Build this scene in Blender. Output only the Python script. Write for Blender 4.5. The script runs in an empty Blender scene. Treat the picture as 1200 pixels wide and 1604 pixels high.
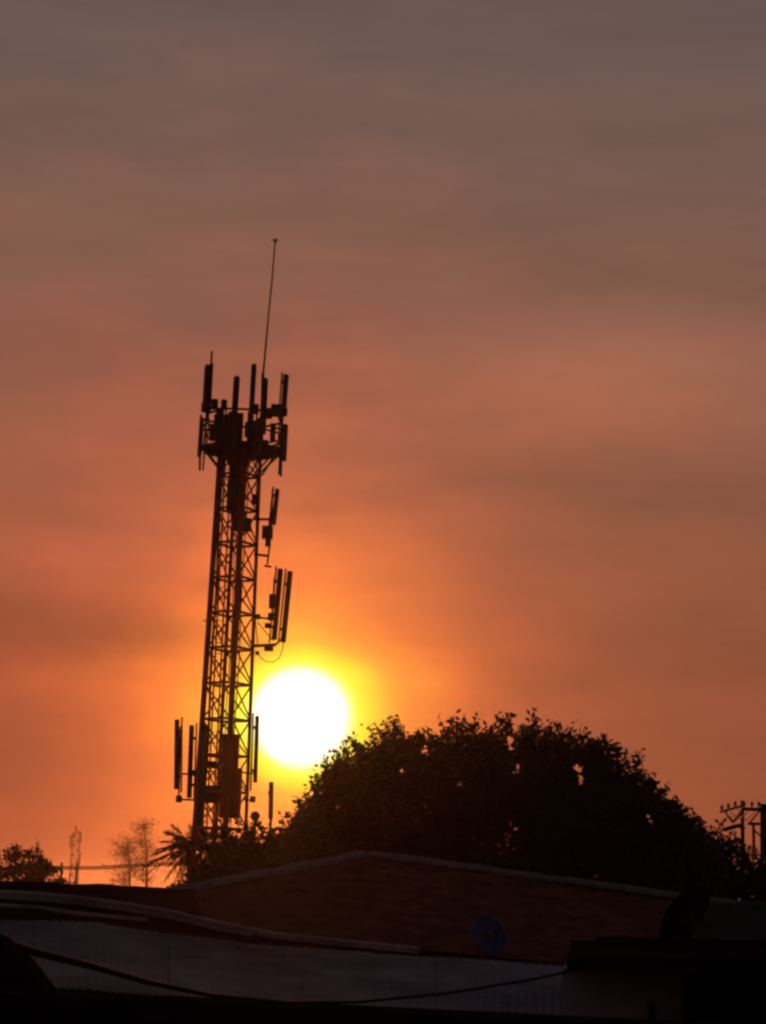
import bpy, math, random
import numpy as np
from mathutils import Vector, Matrix, Quaternion

# ------------------------------------------------------------------ camera
scene = bpy.context.scene
F = 2993.0                       # focal length in photo pixels (photo 1200 x 1604)
CAM = Vector((0.0, 0.0, 6.2))
PITCH, ROLL = math.radians(11.4), math.radians(1.8)
r0 = Vector((1, 0, 0)); u0 = Vector((0, -math.sin(PITCH), math.cos(PITCH)))
fwd = Vector((0, math.cos(PITCH), math.sin(PITCH)))
RT = r0 * math.cos(ROLL) + u0 * math.sin(ROLL)
UP = -r0 * math.sin(ROLL) + u0 * math.cos(ROLL)
cam_data = bpy.data.cameras.new("camera")
cam = bpy.data.objects.new("camera", cam_data)
scene.collection.objects.link(cam)
cam.matrix_world = Matrix(((RT.x, UP.x, -fwd.x, CAM.x), (RT.y, UP.y, -fwd.y, CAM.y),
                           (RT.z, UP.z, -fwd.z, CAM.z), (0, 0, 0, 1)))
cam_data.sensor_fit = 'VERTICAL'; cam_data.sensor_height = 24.0
cam_data.lens = 24.0 * F / 1604.0
cam_data.clip_start = 0.1; cam_data.clip_end = 12000
scene.camera = cam
scene.render.resolution_x = 766; scene.render.resolution_y = 1024
scene.cycles.use_denoising = True
scene.cycles.denoiser = 'OPENIMAGEDENOISE'
scene.cycles.denoising_input_passes = 'RGB_ALBEDO_NORMAL'
scene.cycles.use_adaptive_sampling = False
scene.cycles.filter_width = 2.7
scene.cycles.max_bounces = 6; scene.cycles.diffuse_bounces = 2; scene.cycles.volume_bounces = 0
scene.cycles.transparent_max_bounces = 8
scene.view_settings.view_transform = 'Standard'; scene.view_settings.look = 'None'
scene.view_settings.exposure = 0.0; scene.view_settings.gamma = 1.0
scene.view_settings.use_curve_mapping = False


def ray(px, py):
    return (fwd * F + RT * (px - 600.0) + UP * (802.0 - py)).normalized()


def at(px, py, Y):
    d = ray(px, py)
    return CAM + d * ((Y - CAM.y) / d.y)


# ------------------------------------------------------------------ sun and sky
SUN = ray(471, 1124)
SUN_EL = math.asin(SUN.z); SUN_AZ = math.atan2(SUN.x, SUN.y)


def lin(r, g, b):
    f = lambda c: (c / 255.0) / 12.92 if c <= 10 else (((c / 255.0) + 0.055) / 1.055) ** 2.4
    return (f(r), f(g), f(b), 1.0)


world = bpy.data.worlds.new("World"); scene.world = world; world.use_nodes = True
nt = world.node_tree; nt.nodes.clear()
N = nt.nodes.new; L = nt.links.new


def mth(op, a, b=None, c=None, clamp=False):
    n = N('ShaderNodeMath'); n.operation = op; n.use_clamp = clamp
    for i, v in enumerate((a, b, c)):
        if v is None: continue
        if isinstance(v, (int, float)): n.inputs[i].default_value = v
        else: L(v, n.inputs[i])
    return n.outputs[0]


def ramp(fac, stops):
    n = N('ShaderNodeValToRGB'); e = n.color_ramp.elements
    while len(e) > 1: e.remove(e[0])
    e[0].position = stops[0][0]; e[0].color = stops[0][1]
    for p, c in stops[1:]:
        k = e.new(p); k.color = c
    L(fac, n.inputs[0]); return n.outputs[0]


def mixc(op, fac, a, b):
    n = N('ShaderNodeMix'); n.data_type = 'RGBA'; n.blend_type = op
    n.inputs[0].default_value = fac
    L(a, n.inputs[6])
    if isinstance(b, tuple): n.inputs[7].default_value = b
    else: L(b, n.inputs[7])
    return n.outputs[2]


tc = N('ShaderNodeTexCoord'); D = tc.outputs['Generated']
nrm = N('ShaderNodeVectorMath'); nrm.operation = 'NORMALIZE'; L(D, nrm.inputs[0]); D = nrm.outputs[0]
sep = N('ShaderNodeSeparateXYZ'); L(D, sep.inputs[0])
dot = N('ShaderNodeVectorMath'); dot.operation = 'DOT_PRODUCT'; L(D, dot.inputs[0]); dot.inputs[1].default_value = SUN
DEG = 57.29578
theta = mth('MULTIPLY', mth('ARCCOSINE', mth('MINIMUM', dot.outputs['Value'], 1.0)), DEG)
elev = mth('MULTIPLY', mth('ARCSINE', sep.outputs[2]), DEG)
azim = mth('MULTIPLY', mth('ARCTAN2', sep.outputs[0], sep.outputs[1]), DEG)

# sky colour by height above the horizon (degrees / 90)
E = lambda d: max(0.0, d) / 90.0
base = ramp(mth('DIVIDE', mth('MAXIMUM', elev, 0.0), 90.0), [
    (E(0), lin(147, 76, 50)), (E(3), lin(145, 79, 54)), (E(7), lin(137, 78, 57)), (E(12), lin(139, 87, 67)),
    (E(16), lin(130, 87, 72)), (E(20), lin(119, 88, 76)), (E(24), lin(109, 87, 81)), (E(27), lin(100, 82, 79)),
    (E(40), lin(84, 76, 76)), (E(60), lin(60, 62, 72)), (E(90), lin(50, 56, 70))])
# the sky darkens away from the sunset side
away = ramp(mth('DIVIDE', theta, 180.0), [
    (0.0, (1, 1, 1, 1)), (0.17, (1, 1, 1, 1)), (0.5, (.30, .36, .46, 1)), (1.0, (.13, .20, .36, 1))])
base = mixc('MULTIPLY', 1.0, base, away)
# glow round the sun
P = lambda px: px / 52.24 / 30.0
gm = N('ShaderNodeMapping'); L(D, gm.inputs[0]); gm.inputs['Scale'].default_value = (13, 13, 20)
gn = N('ShaderNodeTexNoise'); L(gm.outputs[0], gn.inputs[0]); gn.inputs['Scale'].default_value = 1.0; gn.inputs['Detail'].default_value = 2.0
# the halo leans upward and to the right of the disc
lean_dir = (RT * .75 + UP * .65).normalized()
ld = N('ShaderNodeVectorMath'); ld.operation = 'DOT_PRODUCT'; L(D, ld.inputs[0]); ld.inputs[1].default_value = lean_dir
lv = mth('MULTIPLY', mth('SUBTRACT', ld.outputs['Value'], float(SUN.dot(lean_dir))), DEG)     # degrees toward the lean
cosl = mth('DIVIDE', lv, mth('MAXIMUM', theta, 0.4))
away_core = mth('MINIMUM', mth('MAXIMUM', mth('DIVIDE', mth('SUBTRACT', theta, 1.3), 1.0), 0.0), 1.0)
warp = mth('ADD', mth('MULTIPLY', mth('SUBTRACT', gn.outputs['Fac'], 0.5), -0.7), mth('MULTIPLY', cosl, -0.05))
thw = mth('MULTIPLY', theta, mth('ADD', 1.0, mth('MULTIPLY', warp, away_core)))
glow = ramp(mth('DIVIDE', thw, 30.0), [
    (0.0, (9, 8.4, 7, 1)), (P(52), (4, 3.7, 2.6, 1)), (P(66), (1.6, 1.6, 1.1, 1)), (P(74), (1.0, 1.15, .72, 1)), (P(81), (.80, 1.0, .22, 1)), (P(88), (.80, .95, .03, 1)),
    (P(98), (.80, .82, .004, 1)), (P(112), (.79, .60, .002, 1)), (P(126), (.76, .36, .001, 1)), (P(150), (.72, .22, 0, 1)),
    (P(200), (.62, .115, 0, 1)), (P(260), (.38, .056, 0, 1)), (P(340), (.20, .022, 0, 1)),
    (P(450), (.11, .008, 0, 1)), (P(600), (.045, .003, 0, 1)), (P(850), (.008, .001, 0, 1)), (P(1200), (0, 0, 0, 1))])
# streaks of thin cloud: soft long bands plus stretched noise
cl = None
for a, e, wa, we, amp in [(7.5, 18.6, 6, .7, -.12), (7.5, 16.0, 6, 1.8, .55), (8.5, 12.4, 5.5, .9, -.26),
                          (6.5, 10.0, 4.5, .7, .05), (-8.8, 7.2, 4.6, 1.1, -.36), (-8.0, 9.6, 4.5, .9, .22),
                          (8.5, 8.2, 6, 1.6, -.08), (-8.5, 15.4, 5, .9, -.08), (-9, 2.6, 6, 2.2, -.18),
                          (9, 4.2, 5, 2.4, -.07), (-4, 13.2, 4, 1.0, .05), (-2.0, 8.5, 1.6, 1.8, .10)]:
    g = mth('MULTIPLY', mth('EXPONENT', mth('MULTIPLY', mth('ADD',
            mth('POWER', mth('DIVIDE', mth('SUBTRACT', azim, float(a)), float(wa)), 2.0),
            mth('POWER', mth('DIVIDE', mth('SUBTRACT', mth('ADD', elev, mth('MULTIPLY', azim, 0.03)), float(e)), float(we)), 2.0)), -1.0)), float(amp))
    cl = g if cl is None else mth('ADD', cl, g)


def sky_noise(sc, amp, det):
    global cl
    mp = N('ShaderNodeMapping'); L(D, mp.inputs[0]); mp.inputs['Scale'].default_value = sc
    mp.inputs['Rotation'].default_value = (0, math.radians(-5), 0)
    no = N('ShaderNodeTexNoise'); L(mp.outputs[0], no.inputs[0])
    no.inputs['Scale'].default_value = 1.0; no.inputs['Detail'].default_value = det
    no.inputs['Roughness'].default_value = .62; no.inputs['Distortion'].default_value = .4
    cl = mth('ADD', cl, mth('MULTIPLY', mth('SUBTRACT', no.outputs['Fac'], 0.5), amp))


sky_noise((5, 5, 32), .50, 4.0)
sky_noise((14, 14, 60), .26, 5.0)
clm = mth('ADD', cl, 1.0)
comb = N('ShaderNodeCombineColor')
L(clm, comb.inputs[0]); L(mth('POWER', clm, 0.75), comb.inputs[1]); L(mth('POWER', clm, 0.5), comb.inputs[2])
# the glow reaches farther on the left, where the cloud is thinner
side = mth('ADD', 1.0, mth('MULTIPLY', mth('ADD', azim, 2.5), -0.06), clamp=False)
side = mth('MAXIMUM', mth('MINIMUM', side, 1.5), 0.45)
cs = N('ShaderNodeCombineColor'); [L(side, cs.inputs[i]) for i in range(3)]
glow_far = mixc('MULTIPLY', 1.0, glow, cs.outputs[0])
tot = mixc('ADD', 1.0, base, glow_far)
tot = mixc('MULTIPLY', 1.0, tot, comb.outputs[0])
bg = N('ShaderNodeBackground'); L(tot, bg.inputs[0]); bg.inputs[1].default_value = 1.0
nish = N('ShaderNodeTexSky'); nish.sky_type = 'NISHITA'; nish.sun_disc = False
nish.sun_elevation = SUN_EL; nish.sun_rotation = SUN_AZ; nish.dust_density = 6.0; nish.air_density = 2.0
bg2 = N('ShaderNodeBackground'); L(nish.outputs[0], bg2.inputs[0]); bg2.inputs[1].default_value = 0.0012
addS = N('ShaderNodeAddShader'); L(bg.outputs[0], addS.inputs[0]); L(bg2.outputs[0], addS.inputs[1])
wo = N('ShaderNodeOutputWorld'); L(addS.outputs[0], wo.inputs[0])

sd = bpy.data.lights.new("sun", 'SUN'); sd.energy = 0.6; sd.angle = math.radians(0.6); sd.color = (1.0, .27, .07)
so = bpy.data.objects.new("sun", sd); scene.collection.objects.link(so)
so.rotation_mode = 'QUATERNION'; so.rotation_quaternion = (-SUN).to_track_quat('-Z', 'Y')
so.location = (0, 0, 60)


# ------------------------------------------------------------------ helpers
def mat(name, col, rough=.7, metal=0.0, var=.25, scale=4.0, spec=.2, bump=0.0, stretch=(1, 1, 1)):
    m = bpy.data.materials.new(name); m.use_nodes = True
    t = m.node_tree; b = t.nodes['Principled BSDF']
    b.inputs['Roughness'].default_value = rough; b.inputs['Metallic'].default_value = metal
    b.inputs['Specular IOR Level'].default_value = spec
    c = t.nodes.new('ShaderNodeTexCoord'); mp = t.nodes.new('ShaderNodeMapping'); mp.inputs['Scale'].default_value = stretch
    no = t.nodes.new('ShaderNodeTexNoise'); no.inputs['Scale'].default_value = scale; no.inputs['Detail'].default_value = 6
    no.inputs['Roughness'].default_value = .65
    t.links.new(c.outputs['Object'], mp.inputs[0]); t.links.new(mp.outputs[0], no.inputs[0])
    rp = t.nodes.new('ShaderNodeValToRGB'); e = rp.color_ramp.elements
    e[0].position = .3; e[0].color = tuple(x * (1 - var) for x in col) + (1,)
    e[1].position = .7; e[1].color = tuple(min(1, x * (1 + var)) for x in col) + (1,)
    t.links.new(no.outputs['Fac'], rp.inputs[0]); t.links.new(rp.outputs[0], b.inputs['Base Color'])
    if bump:
        bp = t.nodes.new('ShaderNodeBump'); bp.inputs['Strength'].default_value = bump; bp.inputs['Distance'].default_value = .02
        t.links.new(no.outputs['Fac'], bp.inputs['Height']); t.links.new(bp.outputs[0], b.inputs['Normal'])
    return m


def leaf_mat(name, col, trans):
    m = mat(name, col, .6, 0, .45, .9, .25)
    t = m.node_tree; b = t.nodes['Principled BSDF']; out = t.nodes['Material Output']
    tr = t.nodes.new('ShaderNodeBsdfTranslucent')
    tr.inputs[0].default_value = (col[0] * 2.2, col[1] * 1.6, col[2] * .7, 1)
    mx = t.nodes.new('ShaderNodeMixShader'); mx.inputs[0].default_value = trans
    t.links.new(b.outputs[0], mx.inputs[1]); t.links.new(tr.outputs[0], mx.inputs[2]); t.links.new(mx.outputs[0], out.inputs[0])
    return m


M = {
    'ground': mat('dry_earth', (.05, .04, .03), .95, 0, .4, .3),
    'clay': mat('clay_tile', (.17, .07, .042), .85, 0, .4, 2.5, 0, .3),
    'cap': mat('weathered_mortar', (.19, .18, .17), .9, 0, .35, 5, 0, .5),
    'sheet': mat('weathered_zinc_sheet', (.20, .20, .215), .95, 0, .55, .9, 0, .2, (1, .35, 1)),
    'sheet_dark': mat('dark_sheet_and_shade', (.03, .024, .022), .85, 0, .4, 1.5, 0, .2),  # dark roofs, and the shade painted into the gutter wall
    'green_sheet': mat('mossy_sheet', (.05, .052, .045), .85, 0, .35, 2, 0, .2),
    'coping': mat('pale_coping', (.34, .32, .30), .85, 0, .55, 2.2, 0, .3),
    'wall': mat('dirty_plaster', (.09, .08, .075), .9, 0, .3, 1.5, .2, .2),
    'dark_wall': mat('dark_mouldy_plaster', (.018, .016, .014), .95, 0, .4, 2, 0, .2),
    'blue_wall': mat('blue_grey_plaster', (.42, .43, .55), .9, 0, .3, 1.8, 0, .2),
    'black': mat('black_rubber', (.012, .012, .012), .7),
    'tar': mat('bitumen_slab', (.014, .013, .012), .95, 0, .4, 3, 0, .3),
    'red_steel': mat('red_painted_steel', (.40, .04, .022), .6, 0, .35, 1.2, .3),
    'grey_steel': mat('galvanised_steel', (.05, .045, .043), .6, .3, .3, 2, .3),
    'antenna': mat('antenna_radome', (.055, .048, .047), .6, 0, .2, 2, .3),
    'box': mat('equipment_box_paint', (.05, .045, .045), .6, 0, .2, 2, .3),
    'blue_dish': mat('faded_blue_enamel', (.035, .08, .25), .6, 0, .2, 6, .2),
    'black_dish': mat('black_painted_mesh', (.006, .006, .006), .9, 0, .3, 9, .1),
    'white': mat('white_plastic', (.3, .3, .3), .6),
    'bark': mat('bark', (.045, .032, .024), .95, 0, .4, 5, .1, .5),
    'bark_far': mat('bark_grey', (.06, .045, .035), .95, 0, .3, 2, .1),
    'wood': mat('creosoted_wood', (.03, .022, .018), .9, 0, .3, 4, .1),
    'leaf': leaf_mat('broad_leaf', (.030, .040, .014), .18),
    'leaf_dry': leaf_mat('dry_leaf', (.060, .045, .02), .3),
    'palm': leaf_mat('palm_leaf', (.04, .05, .02), .2),
}


class MB:
    def __init__(s): s.v = []; s.f = []

    def quad(s, a, b, c, d):
        i = len(s.v); s.v += [a, b, c, d]; s.f.append((i, i + 1, i + 2, i + 3)); return s

    def prism(s, ring0, ring1, caps=True):
        n = len(ring0); i = len(s.v); s.v += list(ring0) + list(ring1)
        for k in range(n): s.f.append((i + k, i + (k + 1) % n, i + n + (k + 1) % n, i + n + k))
        if caps: s.f.append(tuple(i + k for k in range(n))[::-1]); s.f.append(tuple(i + n + k for k in range(n)))
        return s

    def beam(s, a, b, w, h=None, side=None, ch=0.0):
        """box section bar from a to b; w across, h the other way; ch = chamfer"""
        a = Vector(a); b = Vector(b); h = h or w; d = (b - a).normalized()
        sv = Vector(side) if side else (Vector((0, 1, 0)) if abs(d.y) < .9 else Vector((1, 0, 0)))
        x = d.cross(sv)
        if x.length < 1e-4: x = d.cross(Vector((1, 0, .3)))
        x.normalize(); y = x.cross(d).normalized()
        if ch:
            pts = [(-w / 2 + ch, -h / 2), (w / 2 - ch, -h / 2), (w / 2, -h / 2 + ch), (w / 2, h / 2 - ch), (w / 2 - ch, h / 2),
                   (-w / 2 + ch, h / 2), (-w / 2, h / 2 - ch), (-w / 2, -h / 2 + ch)]
        else: pts = [(-w / 2, -h / 2), (w / 2, -h / 2), (w / 2, h / 2), (-w / 2, h / 2)]
        return s.prism([a + x * p + y * q for p, q in pts], [b + x * p + y * q for p, q in pts])

    def tube(s, pts, rad, n=7):
        pts = [Vector(p) for p in pts]
        if not isinstance(rad, (list, tuple)): rad = [rad] * len(pts)
        i0 = len(s.v); ref = Vector((.31, .87, .22)).normalized()
        for k, p in enumerate(pts):
            d = (pts[min(k + 1, len(pts) - 1)] - pts[max(k - 1, 0)]).normalized()
            x = d.cross(ref)
            if x.length < .05: x = d.cross(Vector((1, 0, 0)))
            x.normalize(); y = d.cross(x)
            for j in range(n):
                t = 2 * math.pi * j / n; s.v.append(p + (x * math.cos(t) + y * math.sin(t)) * rad[k])
        for k in range(len(pts) - 1):
            for j in range(n):
                a = i0 + k * n + j; b = i0 + k * n + (j + 1) % n
                s.f.append((a, b, b + n, a + n))
        s.f.append(tuple(i0 + j for j in range(n))[::-1]); s.f.append(tuple(i0 + (len(pts) - 1) * n + j for j in range(n)))
        return s

    def build(s, name, m, parent=None, smooth=False, org=None):
        pw = Vector(parent.location) if parent else None
        if parent and parent.parent: pw = pw + Vector(parent.parent.location)
        o0 = Vector(org) if org is not None else (pw if pw is not None else (sum((Vector(p) for p in s.v), Vector()) / len(s.v)))
        me = bpy.data.meshes.new(name)
        me.from_pydata([tuple(Vector(p) - o0) for p in s.v], [], s.f); me.update()
        me.materials.append(m)
        if smooth: me.polygons.foreach_set('use_smooth', [True] * len(me.polygons))
        o = bpy.data.objects.new(name, me); scene.collection.objects.link(o)
        if parent: o.parent = parent; o.location = o0 - pw
        else: o.location = o0
        return o


def tag(o, label=None, cat=None, group=None, kind=None):
    for k, v in (('label', label), ('category', cat), ('group', group), ('kind', kind)):
        if v: o[k] = v
    return o


def thing(name, loc, label, cat, group=None):
    o = bpy.data.objects.new(name, None); o.location = loc; o.empty_display_size = .3
    scene.collection.objects.link(o); return tag(o, label, cat, group)


def box_pts(mb, x0, x1, y0, y1, z0, z1):
    return mb.prism([Vector(p) for p in ((x0, y0, z0), (x1, y0, z0), (x1, y1, z0), (x0, y1, z0))],
                    [Vector(p) for p in ((x0, y0, z1), (x1, y0, z1), (x1, y1, z1), (x0, y1, z1))])


def interp(poly, x):
    for (x0, y0), (x1, y1) in zip(poly, poly[1:]):
        if x <= x1: return y0 + (y1 - y0) * max(0.0, (x - x0)) / (x1 - x0)
    return poly[-1][1]


# ------------------------------------------------------------------ ground
g = MB(); nseg = 60
rg = np.random.default_rng(3)
xs = np.linspace(-1600, 1600, nseg); ys = np.linspace(-300, 3000, nseg)
for y in ys:
    for x in xs:
        g.v.append(Vector((x, y, 0.0)))
for j in range(nseg - 1):
    for i in range(nseg - 1):
        a = j * nseg + i; g.f.append((a, a + 1, a + nseg + 1, a + nseg))
tag(g.build('ground', M['ground'], org=(0, 0, 0)), kind='structure')

# ------------------------------------------------------------------ house A: low hipped clay roof
YA, YE, zE = 31.0, 24.5, 5.35
apex = at(575, 1343, YA)


def corner(sl, sgn):
    lo, hi = 0.0, 3000.0
    for _ in range(60):
        mid = (lo + hi) / 2
        if at(575 + sgn * mid, 1343 + sl * mid, YE).z > zE: lo = mid
        else: hi = mid
    return at(575 + sgn * lo, 1343 + sl * lo, YE)


cL = corner(.195, -1); cR = corner(.139, 1)
cLb = Vector((cL.x, 2 * YA - YE, zE)); cRb = Vector((cR.x, 2 * YA - YE, zE))
HA = thing('tiled_house', ((cL.x + cR.x) / 2, YA, 0), 'house with low reddish brown hipped roof rising to a peak below the big tree', 'house')


def tile_face(a, b, top):
    """rows of curved clay tiles over the triangle a-b-top"""
    mb = MB(); ex = (b - a); Lx = ex.length; ex.normalize()
    foot = a + ex * (top - a).dot(ex); up = top - foot; H = up.length; up.normalize(); n = ex.cross(up).normalized()
    if n.z < 0: n = -n
    row = .36; wave = .24; sub = 4
    fx = (foot - a).length
    for r_ in range(int(H / row) + 1):
        t0 = r_ * row; t1 = min(H, t0 + row + .04)
        if t0 >= H - .05: break
        xl = fx * t0 / H; xr = Lx - (Lx - fx) * t0 / H
        nx = max(2, int((xr - xl) / wave * sub)); i0 = len(mb.v)
        for i in range(nx + 1):
            s_ = xl + (xr - xl) * i / nx
            ph = (s_ / wave) % 1.0; w = .028 * abs(math.sin(math.pi * ph)) + random.uniform(-.003, .003)
            s1 = xl + (xr - xl) * i / nx
            k1 = min(t1, H * min(s1 / fx if fx > 0 else 1, (Lx - s1) / (Lx - fx))) if True else t1
            k1 = max(t0 + .001, min(t1, k1))
            mb.v.append(a + ex * s_ + up * t0 + n * (w + .009)); mb.v.append(a + ex * s1 + up * k1 + n * w)
        for i in range(nx):
            q = i0 + 2 * i; mb.f.append((q, q + 2, q + 3, q + 1))
    return mb


random.seed(5)
rfa = MB(); rfa.v += [cL, cR, cRb, cLb, apex]; rfa.f += [(0, 1, 4), (1, 2, 4), (2, 3, 4), (3, 0, 4), (3, 2, 1, 0)]
for v_ in range(5): rfa.v[v_] = rfa.v[v_] - Vector((0, 0, .04))
roofA = rfa.build('roof', M['clay'], HA)
for a, b in ((cL, cR), (cR, cRb), (cLb, cL)):
    tile_face(a, b, apex).build('roof_tiles', M['clay'], roofA, smooth=False)
# ridge caps along the hips
def cap_mesh(Lc):
    mb = MB(); rings = []
    for t in (0, Lc):
        rings.append([Vector((t, .15 * math.cos(q) * (1 - .12 * t / Lc), .10 * math.sin(q) * (1 - .1 * t / Lc) - .02)) for q in [math.pi * k / 6 for k in range(7)]])
    mb.prism(rings[0], rings[1]); return mb
capm = None
for c_ in (cL, cR, cRb, cLb):
    d = apex - c_; n_ = int(d.length / .42); dn = d.normalized()
    yv = Vector((0, 0, 1)).cross(dn).normalized(); zv = dn.cross(yv)
    for k in range(n_):
        if c_ in (cRb, cLb) and k % 1: continue
        if capm is None:
            o = cap_mesh(.45).build('ridge_tile', M['cap'], HA, org=(0, 0, 0)); capm = o.data
        else:
            o = bpy.data.objects.new('ridge_tile', capm); scene.collection.objects.link(o); o.parent = HA
        p = c_ + dn * (k * .42) + zv * (.045 + random.uniform(-.008, .008)) - HA.location
        o.matrix_local = Matrix(((dn.x, yv.x, zv.x, p.x), (dn.y, yv.y, zv.y, p.y), (dn.z, yv.z, zv.z, p.z), (0, 0, 0, 1)))
w_ = MB(); box_pts(w_, cL.x + .5, cR.x - .5, YE + .5, 2 * YA - YE - .5, 0, zE - .06); w_.build('wall', M['wall'], HA)
gt = MB(); gt.beam(cL + Vector((0, -.06, -.07)), cR + Vector((0, -.06, -.07)), .12, .10, side=(0, 1, 0)); gt.build('gutter', M['cap'], HA)

# ------------------------------------------------------------------ house E: dark low roof at the left, behind
eA, eB = at(-260, 1375, 23), at(306, 1401, 23)
HE = thing('dark_roofed_house', ((eA.x + eB.x) / 2, 24, 0), 'house with a near black low roof behind the grey sheet roof, left of the tower', 'house')
re_ = MB(); fr = Vector((0, -4.2, -.55)); bk = Vector((0, 4.0, -.9)); th = Vector((0, 0, -.07))
re_.prism([eA, eA + fr, eA + fr + th, eA + th, ][::-1], [eB, eB + fr, eB + fr + th, eB + th][::-1])
re_.prism([eA + bk, eA - Vector((0, .0, .002)), eA + th, eA + bk + th][::-1], [eB + bk, eB - Vector((0, 0, .002)), eB + th, eB + bk + th][::-1])
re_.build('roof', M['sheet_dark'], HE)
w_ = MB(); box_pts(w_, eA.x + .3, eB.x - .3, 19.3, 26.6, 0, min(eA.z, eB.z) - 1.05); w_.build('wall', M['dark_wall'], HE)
rc = MB(); n_ = 30
rc.tube([eA.lerp(eB, k / n_) + Vector((0, 0, .015 + random.uniform(-.01, .012))) for k in range(n_ + 1)], .05, 6); rc.build('ridge_cap', M['sheet_dark'], HE)

# ------------------------------------------------------------------ house B: grey sheet roof with a raised pale edged back
VP = [(-260, 1384), (-60, 1393), (0, 1398), (70, 1402), (130, 1408), (200, 1418), (270, 1430), (320, 1442), (360, 1451), (430, 1464), (520, 1474), (600, 1482), (830, 1504), (1000, 1519)]
UPb = [(-260, 1430), (-60, 1438), (0, 1441), (150, 1447), (280, 1466), (400, 1480), (550, 1492), (830, 1510), (1000, 1522)]
LOb = [(-260, 1536), (0, 1547), (60, 1550), (200, 1557), (400, 1571), (550, 1578), (890, 1596), (1060, 1606)]
YBv, YBu, YBl = 16.0, 14.5, 9.0
HB = thing('sheet_roofed_house', (at(300, 1500, 12).x, 12.5, 0), 'house with wide grey sheet metal roof and a pale raised edge, lower left', 'house')
up_pts = [at(x, y, YBv) for x, y in VP]
mb = MB()
for p, q in zip(up_pts, up_pts[1:]):
    mb.quad(p, q, q + Vector((0, 3.2, -.15)), p + Vector((0, 3.2, -.15)))
mb.build('upper_roof', M['sheet_dark'], HB)
fine = []
for k in range(len(VP) - 1):
    for t in range(4):
        x = VP[k][0] + (VP[k + 1][0] - VP[k][0]) * t / 4; fine.append(x)
for k in range(0, len(fine) - 3, 3):
    seg = fine[k:k + 4]
    if seg[0] > 640: break
    mb = MB()
    for x0, x1 in zip(seg, seg[1:]):
        a = at(x0, interp(VP, x0), YBv); b = at(x1, interp(VP, x1), YBv)
        fade = .050 if x0 < 380 else .03
        mb.prism([a + Vector((0, -.06, .012)), a + Vector((0, .12, .02)), a + Vector((0, .12, -fade)), a + Vector((0, -.06, -fade))][::-1],
                 [b + Vector((-.004, -.06, .012)), b + Vector((-.004, .12, .02)), b + Vector((-.004, .12, -fade)), b + Vector((-.004, -.06, -fade))][::-1])
    o = mb.build('coping', M['coping'], HB)
mb = MB()
for (x0, y0), (x1, y1) in zip(VP, VP[1:]):
    a = at(x0, y0, YBv); b = at(x1, y1, YBv); c = at(x0, interp(UPb, x0), YBu); d = at(x1, interp(UPb, x1), YBu)
    a2, b2 = a - Vector((0, 0, .03)), b - Vector((0, 0, .03))
    ca, da = Vector((c.x, YBv, c.z - .02)), Vector((d.x, YBv, d.z - .02))
    mb.quad(ca, da, b2, a2)
    mb.quad(Vector((c.x, YBu - .02, c.z - .03)), Vector((d.x, YBu - .02, d.z - .03)), da, ca)
mb.build('shaded_gutter_wall', M['sheet_dark'], HB)  # near-black colour stands in for the shadow on this fascia
# lower roof, in overlapping sheets
edges = np.linspace(-260, 1000, 13)
for k in range(12):
    mb = MB(); xa, xb = edges[k], edges[k + 1] + 4; nx, ny = 40, 8
    lift = .006 * (k % 2) + .004
    for j in range(ny + 1):
        for i in range(nx + 1):
            x = xa + (xb - xa) * i / nx; t = j / ny
            xl = x
            p = at(x, interp(UPb, x), YBu).lerp(at(xl * 1.0, interp(LOb, xl), YBl), t)
            sag = -.02 * math.sin(math.pi * t)
            p = p + Vector((0, 0, sag + lift + .003 * math.sin(2 * math.pi * i / 5)))
            mb.v.append(p)
    for j in range(ny):
        for i in range(nx):
            a = j * (nx + 1) + i; mb.f.append((a, a + nx + 1, a + nx + 2, a + 1))
    mb.build('roof_sheet', M['sheet'], HB, smooth=True)
w_ = MB(); a, b = at(-260, 1536, 9), at(1000, 1600, 9)
box_pts(w_, a.x + .3, b.x - .2, 9.4, 18.8, 0, 5.25); w_.build('wall', M['wall'], HB)
# a second pale flashing at the far left
mb = MB(); fl = [(-120, 1412), (0, 1418), (60, 1422), (110, 1430), (170, 1436), (230, 1441)]
mb.tube([at(x, y, 15.2) for x, y in fl], .018, 6); mb.build('flashing', M['coping'], HB)

# ------------------------------------------------------------------ house D: greenish sheet roof at the right
dA, dB = at(1080, 1416, 20), at(1420, 1424, 20)
HD = thing('green_roofed_house', ((dA.x + dB.x) / 2, 19, 0), 'house with dull green grey sheet roof at the right edge', 'house')
dz = at(1150, 1486, 15.2).z
mb = MB()
nx = 60
for j in range(2):
    for i in range(nx + 1):
        t = i / nx; p = dA.lerp(dB, t)
        if j: p = Vector((at(1092, 1486, 15.2).x + (dB.x - dA.x) * t, 15.2, dz))
        mb.v.append(p + Vector((0, 0, .012 * math.sin(i * 1.57))))
for i in range(nx): mb.f.append((i, nx + 1 + i, nx + 2 + i, i + 1))
i0 = len(mb.v); mb.v += [dA + Vector((.85, 4, -.3)), dB + Vector((0, 4, -.3))]; mb.v += [dA, dB]; mb.f.append((i0 + 2, i0 + 3, i0 + 1, i0))
mb.build('roof', M['green_sheet'], HD)
mb = MB(); mb.tube([dA + Vector((0, 0, .01)), dA.lerp(dB, .3) + Vector((0, 0, .02)), dB], .022, 6); mb.build('ridge_cap', M['cap'], HD)
w_ = MB(); box_pts(w_, dA.x + .9, dB.x - .9, 15.6, 23.6, 0, dz - .12); w_.build('wall', M['wall'], HD)

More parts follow.
